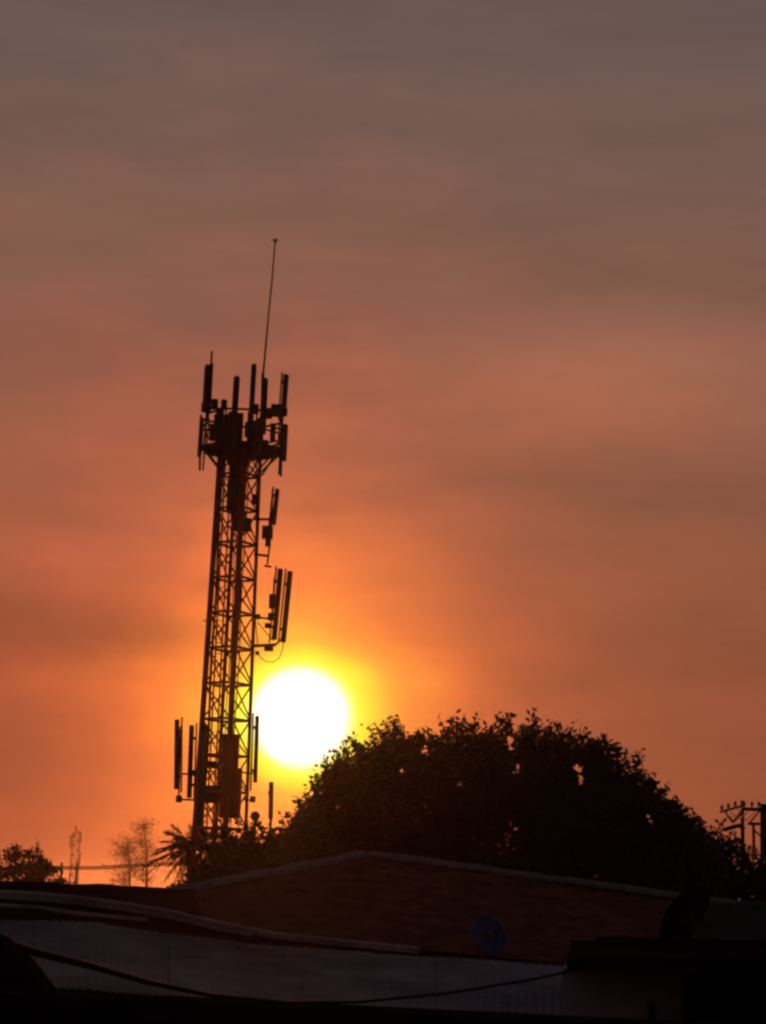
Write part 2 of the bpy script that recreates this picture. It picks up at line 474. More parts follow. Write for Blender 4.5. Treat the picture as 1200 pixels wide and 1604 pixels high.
# ------------------------------------------------------------------ shed C: flat dark slab on a blue-grey wall
sx0, sx1, sx2 = at(888, 1500, 8.5).x, at(1100, 1500, 8.5).x, at(1330, 1500, 8.5).x
zs = at(1000, 1502, 8.5).z; sxb = at(896, 1480, 12.2).x
HC = thing('flat_roofed_shed', ((sx0 + sx2) / 2, 10, 0), 'blue grey shed under a thick black flat roof slab, lower right', 'shed')
mb = MB(); mb.prism([Vector((sx0, 8.5, zs - .06)), Vector((sx2, 8.5, zs - .06)), Vector((sx2, 12.2, zs - .06)), Vector((sxb, 12.2, zs - .06))],
                    [Vector((sx0, 8.5, zs)), Vector((sx2, 8.5, zs + .02)), Vector((sx2, 12.2, zs + .02)), Vector((sxb, 12.2, zs))])
mb.build('roof_slab', M['tar'], HC)
mb = MB(); wx = [(sx0 + .02, 8.9), (sx1 - .02, 8.9), (sx1 - .02, 12.0), (sxb + .02, 12.0)]
mb.prism([Vector((x, y, 0)) for x, y in wx], [Vector((x, y, zs - .061)) for x, y in wx]); mb.build('wall', M['blue_wall'], HC)
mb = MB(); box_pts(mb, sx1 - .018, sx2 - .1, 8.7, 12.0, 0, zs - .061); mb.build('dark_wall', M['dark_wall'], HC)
mb = MB(); dx = at(1020, 1570, 8.9).x; box_pts(mb, dx - .012, dx + .012, 8.87, 8.899, 3.2, zs - .2); mb.build('downpipe', M['black'], HC)
mb = MB(); dx2 = at(860, 1500, 8.6).x
for k, (px, py, w) in enumerate(((1010, 1497, .5), (1075, 1493, .35), (1150, 1489, .6))):
    p = at(px, py, 10.5); mb.tube([Vector((p.x - w / 2, 10.5, zs + .03)), Vector((p.x + w / 2, 10.7, zs + .035))], .03, 7)
mb.build('roof_pipes', M['tar'], HC)

# ------------------------------------------------------------------ near parapet of the viewer's own building
pA, pB = at(-80, 1544, 3.5), at(1300, 1612, 3.1)
NP = thing('near_parapet', ((pA.x + pB.x) / 2, 3.3, 0), 'black parapet wall running along the bottom edge of the photo', 'parapet')
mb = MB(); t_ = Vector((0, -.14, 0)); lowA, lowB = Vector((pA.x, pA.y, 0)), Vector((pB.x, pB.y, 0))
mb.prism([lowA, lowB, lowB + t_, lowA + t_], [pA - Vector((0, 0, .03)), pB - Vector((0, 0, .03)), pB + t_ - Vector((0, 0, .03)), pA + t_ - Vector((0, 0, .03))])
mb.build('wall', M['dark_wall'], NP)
mb = MB(); o_ = Vector((0, .02, 0))
mb.prism([pA + o_ - Vector((0, 0, .029)), pB + o_ - Vector((0, 0, .029)), pB + t_ - o_ - Vector((0, 0, .029)), pA + t_ - o_ - Vector((0, 0, .029))],
         [pA + o_, pB + o_, pB + t_ - o_, pA + t_ - o_]); mb.build('coping', M['tar'], NP)
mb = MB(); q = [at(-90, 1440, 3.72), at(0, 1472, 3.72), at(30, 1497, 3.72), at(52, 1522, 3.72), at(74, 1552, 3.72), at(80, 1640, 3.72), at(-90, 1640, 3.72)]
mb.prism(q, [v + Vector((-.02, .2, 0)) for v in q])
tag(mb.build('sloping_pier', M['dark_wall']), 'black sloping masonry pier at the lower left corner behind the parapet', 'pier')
o = bpy.data.objects['sloping_pier']

# ------------------------------------------------------------------ slack cable over the sheet roof
cp = [(-60, 1440), (0, 1474), (60, 1493), (130, 1510), (230, 1538), (330, 1559), (450, 1571), (560, 1570), (700, 1556), (830, 1535), (905, 1519)]
mb = MB(); mb.tube([at(x, y, 7.0 + .0017 * (x + 60)) for x, y in cp], [.016, .016, .015, .014, .011, .009, .007, .006, .006, .006, .006], 7)
tag(mb.build('slack_cable', M['black'], smooth=True), 'thick black cable sagging low across the grey sheet roof', 'cable')


# ------------------------------------------------------------------ satellite dishes
def dish(name, c, R, normal, m, label, pole_to, arm=True, group=None):
    t = thing(name, pole_to, label, 'satellite dish', group)
    n = Vector(normal).normalized(); x = n.cross(Vector((0, 0, 1))).normalized(); y = x.cross(n)
    mb = MB(); rings = 7; seg = 28
    for side in (0, 1):
        off = -.012 * side
        i0 = len(mb.v); mb.v.append(c + n * (off - R * .22))
        for r_ in range(1, rings + 1):
            rr = R * r_ / rings
            for k in range(seg):
                a = 2 * math.pi * k / seg
                mb.v.append(c + x * math.cos(a) * rr + y * math.sin(a) * rr * 1.06 + n * (off - R * .22 + .22 * R * (r_ / rings) ** 2))
        for k in range(seg): mb.f.append((i0, i0 + 1 + k, i0 + 1 + (k + 1) % seg) if not side else (i0, i0 + 1 + (k + 1) % seg, i0 + 1 + k))
        for r_ in range(rings - 1):
            for k in range(seg):
                a = i0 + 1 + r_ * seg + k; b = i0 + 1 + r_ * seg + (k + 1) % seg
                mb.f.append((a, a + seg, b + seg, b) if not side else (a, b, b + seg, a + seg))
    mb.build('reflector', m, t, smooth=True)
    mb = MB(); rim = [c + x * math.cos(2 * math.pi * k / seg) * R + y * math.sin(2 * math.pi * k / seg) * R * 1.06 for k in range(seg + 1)]
    mb.tube(rim, .012, 5); mb.build('rim', m, t)
    back = c - n * (R * .3)
    mb = MB(); mb.beam(back, c - n * R * .2, .12, .12); mb.build('bracket', M['grey_steel'], t)
    mb = MB(); mb.tube([Vector(pole_to), Vector((back.x, back.y, pole_to[2] + (back.z - pole_to[2]) * .6)), back], .022, 8); mb.build('pole', M['grey_steel'], t)
    if arm:
        f_ = c + n * R * .75 - y * R * .15
        mb = MB(); mb.tube([c - y * R * 1.0, f_], .010, 6); mb.build('feed_arm', M['grey_steel'], t)
        mb = MB(); mb.tube([f_ + n * .03, f_ - n * .05], [.03, .022], 9); mb.build('receiver_head', M['box'], t)
    return t


cb = at(766, 1464, 25.2)
dish('blue_satellite_dish', cb, .255, (.45, -.8, .5), M['blue_dish'], 'small blue satellite dish on the front of the brown tiled roof', (cb.x, 25.5, zE - .1))
ck = at(1073, 1432, 17.5)
dish('black_satellite_dish', ck, .285, (-.62, .62, .55), M['black_dish'], 'large black satellite dish tilted up, at the right end of the brown roof', (ck.x + .05, 17.6, dz - .0), arm=False)
sk = thing('roof_mast_stub', (at(1110, 1480, 15).x, 15.0, dz), None, None) if False else None


# ------------------------------------------------------------------ the cell tower
YT = 60.0
def T(px, py, off=0.0): return at(px, py, YT + off)


base_c = T(346, 1410); baseT = Vector((base_c.x, YT, 0))
# true vertical axis; half diagonal tapers upward
def axis_top():
    return T(378, 640).z
zt = T(374, 700).z
axx = T(360, 1020)          # axis passes here
TW = thing('cell_tower', (axx.x, YT, 0), 'tall lattice phone mast in front of the sunset, ringed with antenna panels', 'cell tower')
phi0 = math.radians(15)
def half(z): return .80 - (.15) * min(1, max(0, (z - 8) / 12.0)) if z > 8 else .80 + (8 - z) * .02
def leg_pt(k, z):
    h = half(z); a = phi0 + k * math.pi / 2
    return Vector((axx.x + h * math.cos(a) + lean(z), YT + h * math.sin(a), z))
# the mast itself stands very slightly out of plumb
zref = axx.z
def lean(z): return (z - zref) * .006
for k in range(4):
    mb = MB(); zz = [0, 4, 8, 12, 16, zt]
    r_ = {0: .06, 1: .065, 2: .095, 3: .10}[k]
    mb.tube([leg_pt(k, z) for z in zz], r_, 7); mb.build('leg', M['red_steel'], TW)
z = .3; bays = []
while z < zt - .3:
    bays.append((z, min(zt, z + 1.12))); z += 1.12
for (z0, z1) in bays:
    for k in range(4):
        a0, b0 = leg_pt(k, z0), leg_pt((k + 1) % 4, z0); a1, b1 = leg_pt(k, z1), leg_pt((k + 1) % 4, z1)
        MB().beam(a0, b0, .07, .06).build('horizontal_brace', M['red_steel'], TW)
        if z1 < 5.2: continue
        MB().beam(a0, b1, .05, .04).build('diagonal_brace', M['red_steel'], TW)
        if k in (0, 1): continue
        off = (b0 - a0).cross(Vector((0, 0, 1))).normalized() * .04
        MB().beam(b0 + off, a1 + off, .05, .04).build('diagonal_brace', M['red_steel'], TW)
# ladder and feeder cables inside
lad = thing_lad = None
mb = MB()
for s_ in (-.16, .16):
    mb.beam(Vector((axx.x - .36 + s_ * .6, YT - .22, .4)), Vector((axx.x - .36 + s_ * .6 + lean(zt), YT - .22 + .0, zt)), .05, .05)
lad = mb.build('ladder', M['grey_steel'], TW)
zz = .6; rm = None
while zz < zt:
    p = Vector((axx.x - .36 + lean(zz), YT - .22, zz))
    if rm is None:
        o = MB().beam(p - Vector((.1, 0, 0)), p + Vector((.1, 0, 0)), .02, .02).build('rung', M['grey_steel'], lad, org=p); rm = o.data; lw = lad.location + TW.location
    else:
        o = bpy.data.objects.new('rung', rm); scene.collection.objects.link(o); o.parent = lad; o.location = p - lw
    zz += .35
for k, (dx, dy, r_) in enumerate(((-.54, -.05, .045), (.20, .12, .04), (.0, .08, .018), (.29, .02, .02))):
    mb = MB(); mb.tube([Vector((axx.x + dx + lean(q) + .02 * math.sin(q * 1.3 + k), YT + dy, q)) for q in np.linspace(.3, zt + .6, 26)], r_, 6)
    mb.build('feeder_cable', M['black'], TW)
mb = MB(); box_pts(mb, axx.x - 1.2, axx.x + 1.2, YT - 1.2, YT + 1.2, .0, .35); mb.build('concrete_base', M['cap'], TW)


def panel(top, bot, w, dep=.14, m='antenna', pole=True, out=(0, -1, 0), ext=.15, name='panel_antenna'):
    top = Vector(top); bot = Vector(bot); d = (top - bot).normalized(); ov = Vector(out).normalized()
    w *= 1.15; mb = MB()
    # a radome: flat back, rounded front, closed ends
    x = d.cross(ov).normalized(); y = x.cross(d).normalized()
    if y.dot(ov) < 0: y = -y
    prof = [(-w / 2, -dep / 2), (w / 2, -dep / 2), (w / 2, dep * .15), (w * .38, dep * .42), (0, dep / 2), (-w * .38, dep * .42), (-w / 2, dep * .15)]
    mk = lambda p, s: [p + x * (a * s) + y * (b * s) for a, b in prof]
    mb.prism(mk(bot + d * .02, 1), mk(top - d * .03, 1), False); i = len(mb.v)
    mb.prism(mk(top - d * .03, 1), mk(top, .8)); mb.prism(mk(bot, .85), mk(bot + d * .02, 1))
    o = mb.build(name, M[m], TW)
    if pole:
        a = bot - d * ext - ov * (dep / 2 + .09); b = top + d * .08 - ov * (dep / 2 + .09)
        MB().tube([a, b], .03, 7).build('mounting_pole', M['grey_steel'], o)
        for t in (.18, .82):
            p = bot.lerp(top, t); MB().beam(p - ov * (dep / 2 + .10), p - ov * (dep / 2 - .02), .09, .06).build('clamp', M['grey_steel'], o)
    return o


def ebox(px0, py0, px1, py1, off=0, dep=.25, name='radio_box', m='box'):
    a, b = T(px0, py0, off), T(px1, py1, off)
    x0, x1 = sorted((a.x, b.x)); z0, z1 = sorted((a.z, b.z)); y0, y1 = YT + off - dep / 2, YT + off + dep / 2
    c = .02
    mb = MB(); mb.beam(Vector(((x0 + x1) / 2, (y0 + y1) / 2, z0)), Vector(((x0 + x1) / 2, (y0 + y1) / 2, z1)), (x1 - x0), dep, side=(0, 1, 0), ch=min(c, (x1 - x0) / 4))
    o = mb.build(name, M[m], TW)
    mb = MB(); h = (z1 - z0)
    for k in range(max(2, int(h / .08))):
        zz = z0 + .04 + k * .08
        if zz > z1 - .04: break
        mb.beam(Vector((x0 + .02, y0 - .012, zz)), Vector((x1 - .02, y0 - .012, zz)), .022, .02, side=(0, 1, 0))
    mb.build('cooling_fins', M[m], o)
    return o


def arm(p0, p1, o0=0, o1=0, w=.07, name='mount_arm', m='grey_steel'):
    return MB().beam(T(p0[0], p0[1], o0), T(p1[0], p1[1], o1), w, w).build(name, M[m], TW)


# head frame: two octagonal rails with a grating floor
hc = T(379, 700); zf = T(378, 706).z; zr = T(378, 655).z; zr2 = T(378, 682).z
cx, cy = T(379, 700).x, YT
R8 = 1.28
def ringp(k, z, R=R8, n=8): a = 2 * math.pi * (k + .5) / n; return Vector((cx + lean(z) * 0 + R * math.cos(a) + (z - zf) * .03, cy + R * math.sin(a), z))
for z, w in ((zf, .09), (zr, .06), (zr2, .05)):
    for k in range(8): MB().beam(ringp(k, z), ringp(k + 1, z), w, w).build('platform_rail', M['grey_steel'], TW)
for k in range(8):
    MB().beam(ringp(k, zf - .05), ringp(k, zr + .05), .05, .05).build('rail_post', M['grey_steel'], TW)
    MB().beam(ringp(k, zf), Vector((cx, cy, zf)).lerp(ringp(k, zf), .35), .08, .08).build('platform_beam', M['grey_steel'], TW)
    MB().beam(ringp(k, zf), Vector((axx.x + lean(zf) + .55 * math.cos(2 * math.pi * (k + .5) / 8), cy + .55 * math.sin(2 * math.pi * (k + .5) / 8), zf - .8)), .05, .05).build('knee_brace', M['grey_steel'], TW)
mb = MB()
for k in range(-9, 10):
    x = k * .13; hh = math.sqrt(max(0, 1.15 ** 2 - x * x))
    mb.beam(Vector((cx + x, cy - hh, zf + .03)), Vector((cx + x, cy + hh, zf + .03)), .03, .04)
    mb.beam(Vector((cx - hh, cy + x, zf + .0)), Vector((cx + hh, cy + x, zf + .0)), .03, .03)
mb.build('grating', M['grey_steel'], TW)
# panels at the head, upper row
panel(T(325, 572, -.3), T(321, 645, -.3), .25, .16, out=(-1, -.4, 0), ext=.0)
MB().tube([T(332, 550, -.2), T(326, 660, -.2)], .035, 7).build('mounting_pole', M['grey_steel'], TW)
panel(T(371, 590, -1.25), T(367, 655, -1.25), .17, .12)
panel(T(398, 571, .9), T(393, 660, .9), .15, .12)
panel(T(415, 593, -1.0), T(411, 680, -1.0), .18, .12)
MB().tube([T(412, 585, -.8), T(409, 690, -.8)], .05, 7).build('mounting_pole', M['grey_steel'], TW)
panel(T(449, 587, .1), T(444, 652, .1), .18, .14, out=(1, -.3, 0), ext=.1)
# lower row
panel(T(316, 655, -.2), T(312, 715, -.2), .17, .13, out=(-1, -.3, 0), ext=.45)
panel(T(448, 665, .1), T(445, 722, .1), .17, .13, out=(1, -.3, 0), ext=.45)
MB().tube([T(443, 640, .2), T(440, 746, .2)], .04, 7).build('mounting_pole', M['grey_steel'], TW)
MB().tube([T(315, 650, -.1), T(313, 737, -.1)], .04, 7).build('mounting_pole', M['grey_steel'], TW)
panel(T(345, 640, -1.3), T(343, 705, -1.3), .22, .14); panel(T(365, 645, -1.35), T(363, 712, -1.35), .26, .14)
panel(T(392, 645, -1.3), T(390, 700, -1.3), .14, .12); panel(T(407, 655, -1.2), T(404, 712, -1.2), .2, .14)
for b_ in ((352, 650, 362, 694, -1.2), (372, 648, 379, 700, -.9), (396, 660, 403, 702, -.8), (329, 665, 337, 690, -.4), (411, 690, 420, 705, -.8),
           (332, 626, 341, 640, -.5), (347, 627, 355, 641, -.7), (397, 634, 405, 648, .7), (425, 634, 440, 652, -.2), (417, 640, 426, 655, -.5), (424, 664, 431, 690, .1),
           (336, 650, 343, 680, .6), (316, 632, 326, 645, 0), (384, 662, 390, 684, .9), (440, 640, 450, 650, .1)):
    ebox(*b_[:4], off=b_[4])
for a, b, o0, o1 in (((318, 640), (345, 640), -.2, -.5), ((418, 640), (449, 645), -.6, .1), ((314, 672), (336, 675), -.2, -.3), ((315, 702), (340, 704), -.2, -.5),
                     ((424, 670), (447, 672), 0, .1), ((420, 702), (446, 690), 0, .1), ((318, 655), (330, 668), -.2, -.3), ((410, 745), (431, 712), 0, 0), ((338, 640), (352, 655), -.5, -.8)):
    arm(a, b, o0, o1, .06)
# whip aerial
wp = [(411, 600), (416, 545), (421, 490), (426, 440), (431, 378)]
mb = MB(); mb.tube([T(x, y, -.6) for x, y in wp], [.036, .032, .026, .026, .022], 7); wh = mb.build('whip_aerial', M['grey_steel'], TW)
mb = MB(); mb.beam(T(425.5, 376, -.6), T(436, 376.5, -.6), .03, .03); mb.tube([T(431, 381, -.6), T(431.5, 374, -.6)], .04, 6); mb.build('tip', M['grey_steel'], wh)
# equipment just below the head, inside the lattice
ebox(357, 752, 381, 800, -.45, .3); ebox(362, 798, 384, 812, -.4, .3); ebox(366, 812, 393, 832, -.5, .3); ebox(360, 722, 376, 748, -.2, .3)
ebox(340, 700, 350, 716, -.2); ebox(395, 775, 402, 790, .2)
# side arms, right, upper group
arm((398, 813), (431, 814)); arm((398, 868), (420, 871)); arm((402, 700), (401, 890), .1, .1, .035, 'stay')
panel(T(435, 766), T(429, 822), .14, .13, out=(1, -.2, 0), ext=.05)
MB().tube([T(427, 768, .1), T(424, 840, .1), T(419, 884, .1)], [.035, .035, .03], 7).build('mounting_pole', M['grey_steel'], TW)
ebox(411, 824, 427, 844, 0, .2); ebox(416, 842, 424, 856, 0, .16)
MB().beam(T(414, 886), T(425, 888), .06, .06).build('pole_foot', M['red_steel'], TW)
# side arms, right, lower group
arm((396, 966), (430, 970), 0, 0, .06); arm((394, 1012), (432, 1010), 0, 0, .09); arm((432, 1010), (446, 996), 0, 0, .06)
arm((400, 968), (404, 1012), 0, 0, .03, 'stay'); arm((404, 975), (428, 1004), 0, 0, .03, 'stay')
panel(T(440, 891), T(430, 1002), .17, .14, out=(1, -.25, 0), ext=.1)
panel(T(455, 895, -.3), T(444, 1006, -.3), .17, .14, out=(1, -.25, 0), ext=.02)
MB().tube([T(430, 905, .15), T(427, 960, .15)], .03, 7).build('mounting_pole', M['grey_steel'], TW)
ebox(422, 931, 431, 953, 0, .2); ebox(420, 960, 430, 972, 0, .14)
for b_ in ((400, 962, 408, 970), (415, 976, 424, 984), (414, 1012, 428, 1020), (400, 1020, 406, 1026)): ebox(*b_, off=.05, dep=.12)
mb = MB(); mb.tube([T(x, y, .05) for x, y in ((404, 1022), (409, 1031), (418, 1037), (429, 1037), (438, 1030), (443, 1016), (444, 1004))], .014, 5); mb.build('cable_loop', M['black'], TW)
# lower left group
arm((283, 1212), (318, 1214), 0, 0, .06); arm((281, 1252), (318, 1254), 0, 0, .06)
panel(T(277, 1127), T(276, 1236), .18, .14, out=(-1, -.25, 0), ext=.1)
MB().tube([T(283, 1138, .1), T(280, 1256, .1)], .03, 7).build('mounting_pole', M['grey_steel'], TW)
panel(T(300, 1136, -.2), T(296, 1250, -.2), .19, .14, out=(-1, -.25, 0), ext=.08)
ebox(276, 1246, 285, 1257, 0, .12); ebox(302, 1206, 313, 1216, 0, .1)
# inner panels by the legs
panel(T(320, 1136, -.5), T(313, 1290, -.5), .17, .16, ext=.05)
ebox(350, 1150, 373, 1205, -.4, .35, 'equipment_cabinet', 'red_steel'); ebox(347, 1203, 376, 1282, -.35, .4, 'equipment_cabinet', 'red_steel')
ebox(318, 1192, 340, 1204, -.3, .2); ebox(318, 1230, 345, 1258, -.3, .25)
# lower right
arm((380, 1210), (402, 1212), 0, 0, .05); arm((380, 1252), (397, 1254), 0, 0, .05)
panel(T(403.5, 1121), T(400, 1226), .12, .11, out=(1, -.25, 0), ext=.25)
ebox(392, 1247, 400, 1257, 0, .12)
# little obstruction light bracket at left of the shaft
arm((318, 972), (326, 973), 0, 0, .03, 'bracket')

# free-standing mast antenna near the tower, rising from the shrubs
p0 = T(424.5, 1226, 4); p1 = T(424, 1290, 4)
ML = thing('pole_antenna', (p1.x, p1.y, 0), 'short dark antenna pole between the tower foot and the big tree', 'antenna pole')
MB().tube([Vector((p1.x, p1.y, 0)), Vector((p1.x, p1.y, p1.z + .2))], .05, 8).build('pole', M['grey_steel'], ML)
MB().beam(T(425, 1225, 4), T(424, 1283, 4), .15, .12, ch=.02).build('panel', M['antenna'], ML)
MB().beam(T(420, 1242, 4), T(428, 1242, 4), .08, .2).build('clamp', M['grey_steel'], ML)
# round drum beside it
p = T(400, 1278, 3)
DR = thing('drum_antenna', (p.x, p.y, 0), 'small round drum antenna on a thin pole at the tower foot', 'antenna')
MB().tube([p - Vector((0, .12, 0)), p + Vector((0, .12, 0))], .15, 14).build('drum', M['box'], DR)
MB().tube([Vector((p.x, p.y + .15, 0)), Vector((p.x, p.y + .15, p.z + .1))], .04, 7).build('pole', M['grey_steel'], DR)


# ------------------------------------------------------------------ trees
def leaf_mesh(name, C, size, m, parent, seed, aspect=.5, droop=.3):
    """one leaf shaped face (two triangles, folded) per row of C"""
    rng = np.random.default_rng(seed); n = len(C)
    d = rng.normal(size=(n, 3)); d[:, 2] -= droop; d /= np.linalg.norm(d, axis=1)[:, None]
    e = rng.normal(size=(n, 3)); s = np.cross(d, e); s /= np.linalg.norm(s, axis=1)[:, None]
    nn = np.cross(d, s)
    L_ = (size * rng.uniform(.6, 1.35, n))[:, None]
    A = C; B = C + d * L_ * .5 + s * L_ * aspect * .5 + nn * L_ * .08; Dm = C + d * L_; E_ = C + d * L_ * .5 - s * L_ * aspect * .5 + nn * L_ * .08
    V = np.stack([A, B, Dm, E_], 1).reshape(-1, 3)
    o0 = np.array(parent.location)
    me = bpy.data.meshes.new(name); me.vertices.add(4 * n); me.vertices.foreach_set('co', (V - o0).ravel())
    me.loops.add(4 * n); me.loops.foreach_set('vertex_index', np.arange(4 * n))
    me.polygons.add(n); me.polygons.foreach_set('loop_start', np.arange(0, 4 * n, 4)); me.polygons.foreach_set('loop_total', np.full(n, 4))
    me.update(calc_edges=True); me.materials.append(m)
    o = bpy.data.objects.new(name, me); scene.collection.objects.link(o); o.parent = parent
    return o


def limb(mb, a, b, r0, r1, rng, n=5, bow=.08):
    a = Vector(a); b = Vector(b); Ld = (b - a).length; pts = [a]
    for k in range(1, n):
        t = k / n; pts.append(a.lerp(b, t) + Vector(rng.normal(size=3) * Ld * bow * .5) + Vector((0, 0, Ld * .06 * math.sin(math.pi * t))))
    pts.append(b); mb.tube(pts, [r0 + (r1 - r0) * k / n for k in range(n + 1)], 6)
    return pts


def crown_tree(name, label, outline, bottom, Y, depth, nclump, rcl, leaves_per, lsize, seed, trunk_px, group=None, m='leaf', bark='bark', twigs=20, sparse=.35, trunk_r=.3, cat='tree', rimf=.10, dip=.45, voids=0):
    rng = np.random.default_rng(seed); ppm = F / Y
    x0, x1 = outline[0][0], outline[-1][0]
    # uneven boughs: the outline dips between clumps
    kn = []; q = x0
    while q < x1:
        kn.append((q, rng.uniform(.35, 1.0) if len(kn) % 2 else rng.uniform(0, .25))); q += ppm * rcl * rng.uniform(.35, .75)
    kn.append((x1, 0.0)); outline = [(a, interp(outline, a) + b * dip * ppm * rcl) for a, b in kn]
    tb = at(trunk_px, 1400, Y)
    t = thing(name, (tb.x, Y, 0), label, cat, group)
    cl_ = []
    xm = (x0 + x1) / 2; hw = (x1 - x0) / 2
    # rim clumps make the outline; the rest fill the volume
    nr = int(nclump * rimf)
    for k in range(nclump):
        r_ = rcl * rng.uniform(.6, 1.25)
        px = rng.uniform(x0, x1)
        top = interp(outline, px)
        rp = r_ * ppm
        if k < nr:
            px = x0 + (x1 - x0) * (k + rng.uniform(0, 1)) / nr; top = interp(outline, px); r_ = rcl * rng.uniform(.55, 1.45); rp = r_ * ppm
            py = top + rp * rng.uniform(.75, 1.25); dY = rng.normal() * depth * .22
        else:
            u = rng.uniform(0, 1) ** 1.15
            py = top + rp * 1.3 + u * max(0, bottom - top - rp); 
            dd = math.sqrt(max(.08, 1 - ((px - xm) / hw) ** 2)) * min(1, ((py - top) / 120.0) ** .5 + .15)
            dY = rng.uniform(-1, 1) * depth * dd
        px = min(max(px, x0 + rp * .7), x1 - rp * .7)
        # keep inside slope of outline
        py = max(py, max(interp(outline, px + rp * .6), interp(outline, px - rp * .6)) + rp * .55)
        cl_.append((at(px, py, Y + dY), r_))
    C = []
    for c, r_ in cl_:
        n = int(leaves_per * (r_ / rcl) ** 2)
        d = rng.normal(size=(n, 3)); d /= np.linalg.norm(d, axis=1)[:, None]
        rr = r_ * rng.uniform(0, 1, n) ** .42
        p = np.array(c) + d * rr[:, None] * np.array([1, 1, .82])
        C.append(p)
    mb = MB(); tw = []
    for k in range(twigs):
        px = rng.uniform(x0 + 10, x1 - 10); top = interp(outline, px)
        a = at(px, top + 14, Y); Ltw = rcl * rng.uniform(.35, .8)
        dr = Vector((rng.normal() * .5 + (px - xm) / hw * .5, rng.normal() * .4, 1)).normalized()
        b = a + dr * Ltw; mb.tube([a - dr * .3, a, b], [.02, .015, .006], 5)
        n = int(rng.integers(8, 20)); tt = rng.uniform(.2, 1.05, n)
        C.append(np.array(a)[None] + np.array(b - a)[None] * tt[:, None] + rng.normal(size=(n, 3)) * lsize * .35)
    C = np.concatenate(C)
    for _ in range(voids):       # openings between boughs where the sky shows through
        px = rng.uniform(x0 + 60, x1 - 60); c = at(px, interp(outline, px) + rng.uniform(18, 95), Y); rr = rng.uniform(.05, .14)
        q = C - np.array(c) - np.array([0, 0, 0]); q[:, 2] -= q[:, 1] * .09; q[:, 0] -= q[:, 1] * (px - 600) / F
        C = C[(q[:, 0] / rr) ** 2 + (q[:, 2] / (rr * rng.uniform(.7, 1.5))) ** 2 > 1]
    leaf_mesh('crown', C, lsize, M[m], t, seed + 1)
    # trunk and limbs
    base_ = Vector((tb.x, Y, 0)); fork = Vector((tb.x + rng.normal() * .2, Y, max(1.2, at(trunk_px, bottom, Y).z * .55)))
    mt = MB(); mt.tube([base_, base_.lerp(fork, .5) + Vector((.05, 0, 0)), fork], [trunk_r * 1.35, trunk_r, trunk_r * .85], 10)
    tr = mt.build('trunk', M[bark], t, smooth=True)
    idx = rng.choice(len(cl_), size=min(len(cl_), 34), replace=False)
    mains = []
    for j in idx[:7]:
        m1 = MB(); c = cl_[j][0]; pts = limb(m1, fork, c, trunk_r * .5, .05, rng); mains.append(pts); m1.build('limb', M[bark], t, smooth=True)
    for j in idx[7:]:
        c = cl_[j][0]; best = min((p for m_ in mains for p in m_[1:-1]), key=lambda p: (p - c).length)
        limb(mb, best, c, .07, .018, rng)
    if mb.v: o = mb.build('branches', M[bark], t); o['kind'] = 'stuff'
    return t


big = [(448, 1290), (456, 1272), (470, 1255), (486, 1243), (500, 1228), (506, 1196), (520, 1172), (540, 1163), (560, 1163), (575, 1150), (592, 1146), (610, 1136), (632, 1122), (655, 1130),
       (680, 1133), (700, 1127), (738, 1131), (765, 1125), (800, 1124), (830, 1119), (862, 1124), (885, 1134), (915, 1142), (945, 1145), (965, 1156), (990, 1176), (1003, 1196), (1015, 1208),
       (1036, 1217), (1048, 1236), (1060, 1252), (1085, 1268), (1100, 1285), (1125, 1330)]
crown_tree('broadleaf_tree', 'huge dark domed broadleaf tree right of the sun behind the brown roof', big, 1400, 46, 4.2, 700, .62, 215, .15, 11, 800, twigs=60, trunk_r=.42, dip=.5, voids=18)
lowl = [(300, 1345), (312, 1318), (330, 1306), (345, 1298), (360, 1284), (376, 1276), (395, 1284), (412, 1282), (430, 1286), (450, 1281), (475, 1275), (510, 1290), (540, 1330)]
crown_tree('dense_tree', 'low dense dark tree at the foot of the phone mast', lowl, 1405, 40, 1.8, 120, .42, 150, .13, 21, 400, twigs=12, trunk_r=.16)
rgt = [(1040, 1330), (1070, 1290), (1090, 1276), (1110, 1281), (1128, 1286), (1148, 1300), (1165, 1312), (1180, 1318), (1200, 1322), (1240, 1330), (1280, 1360)]
crown_tree('dense_tree', 'low dark tree under the utility pole at the right edge', rgt, 1410, 52, 2.2, 130, .5, 150, .14, 31, 1150, twigs=8, trunk_r=.2)
farl = [(-60, 1335), (-20, 1322), (5, 1325), (22, 1317), (35, 1322), (52, 1312), (64, 1322), (74, 1338), (84, 1354), (100, 1366), (118, 1374)]
crown_tree('broadleaf_tree', 'dark bushy tree standing beyond the roofs at the far left edge', farl, 1390, 130, 3, 62, .62, 95, .30, 41, 40, m='leaf', dip=1.0, twigs=30, sparse=.5, trunk_r=.35, bark='bark_far')


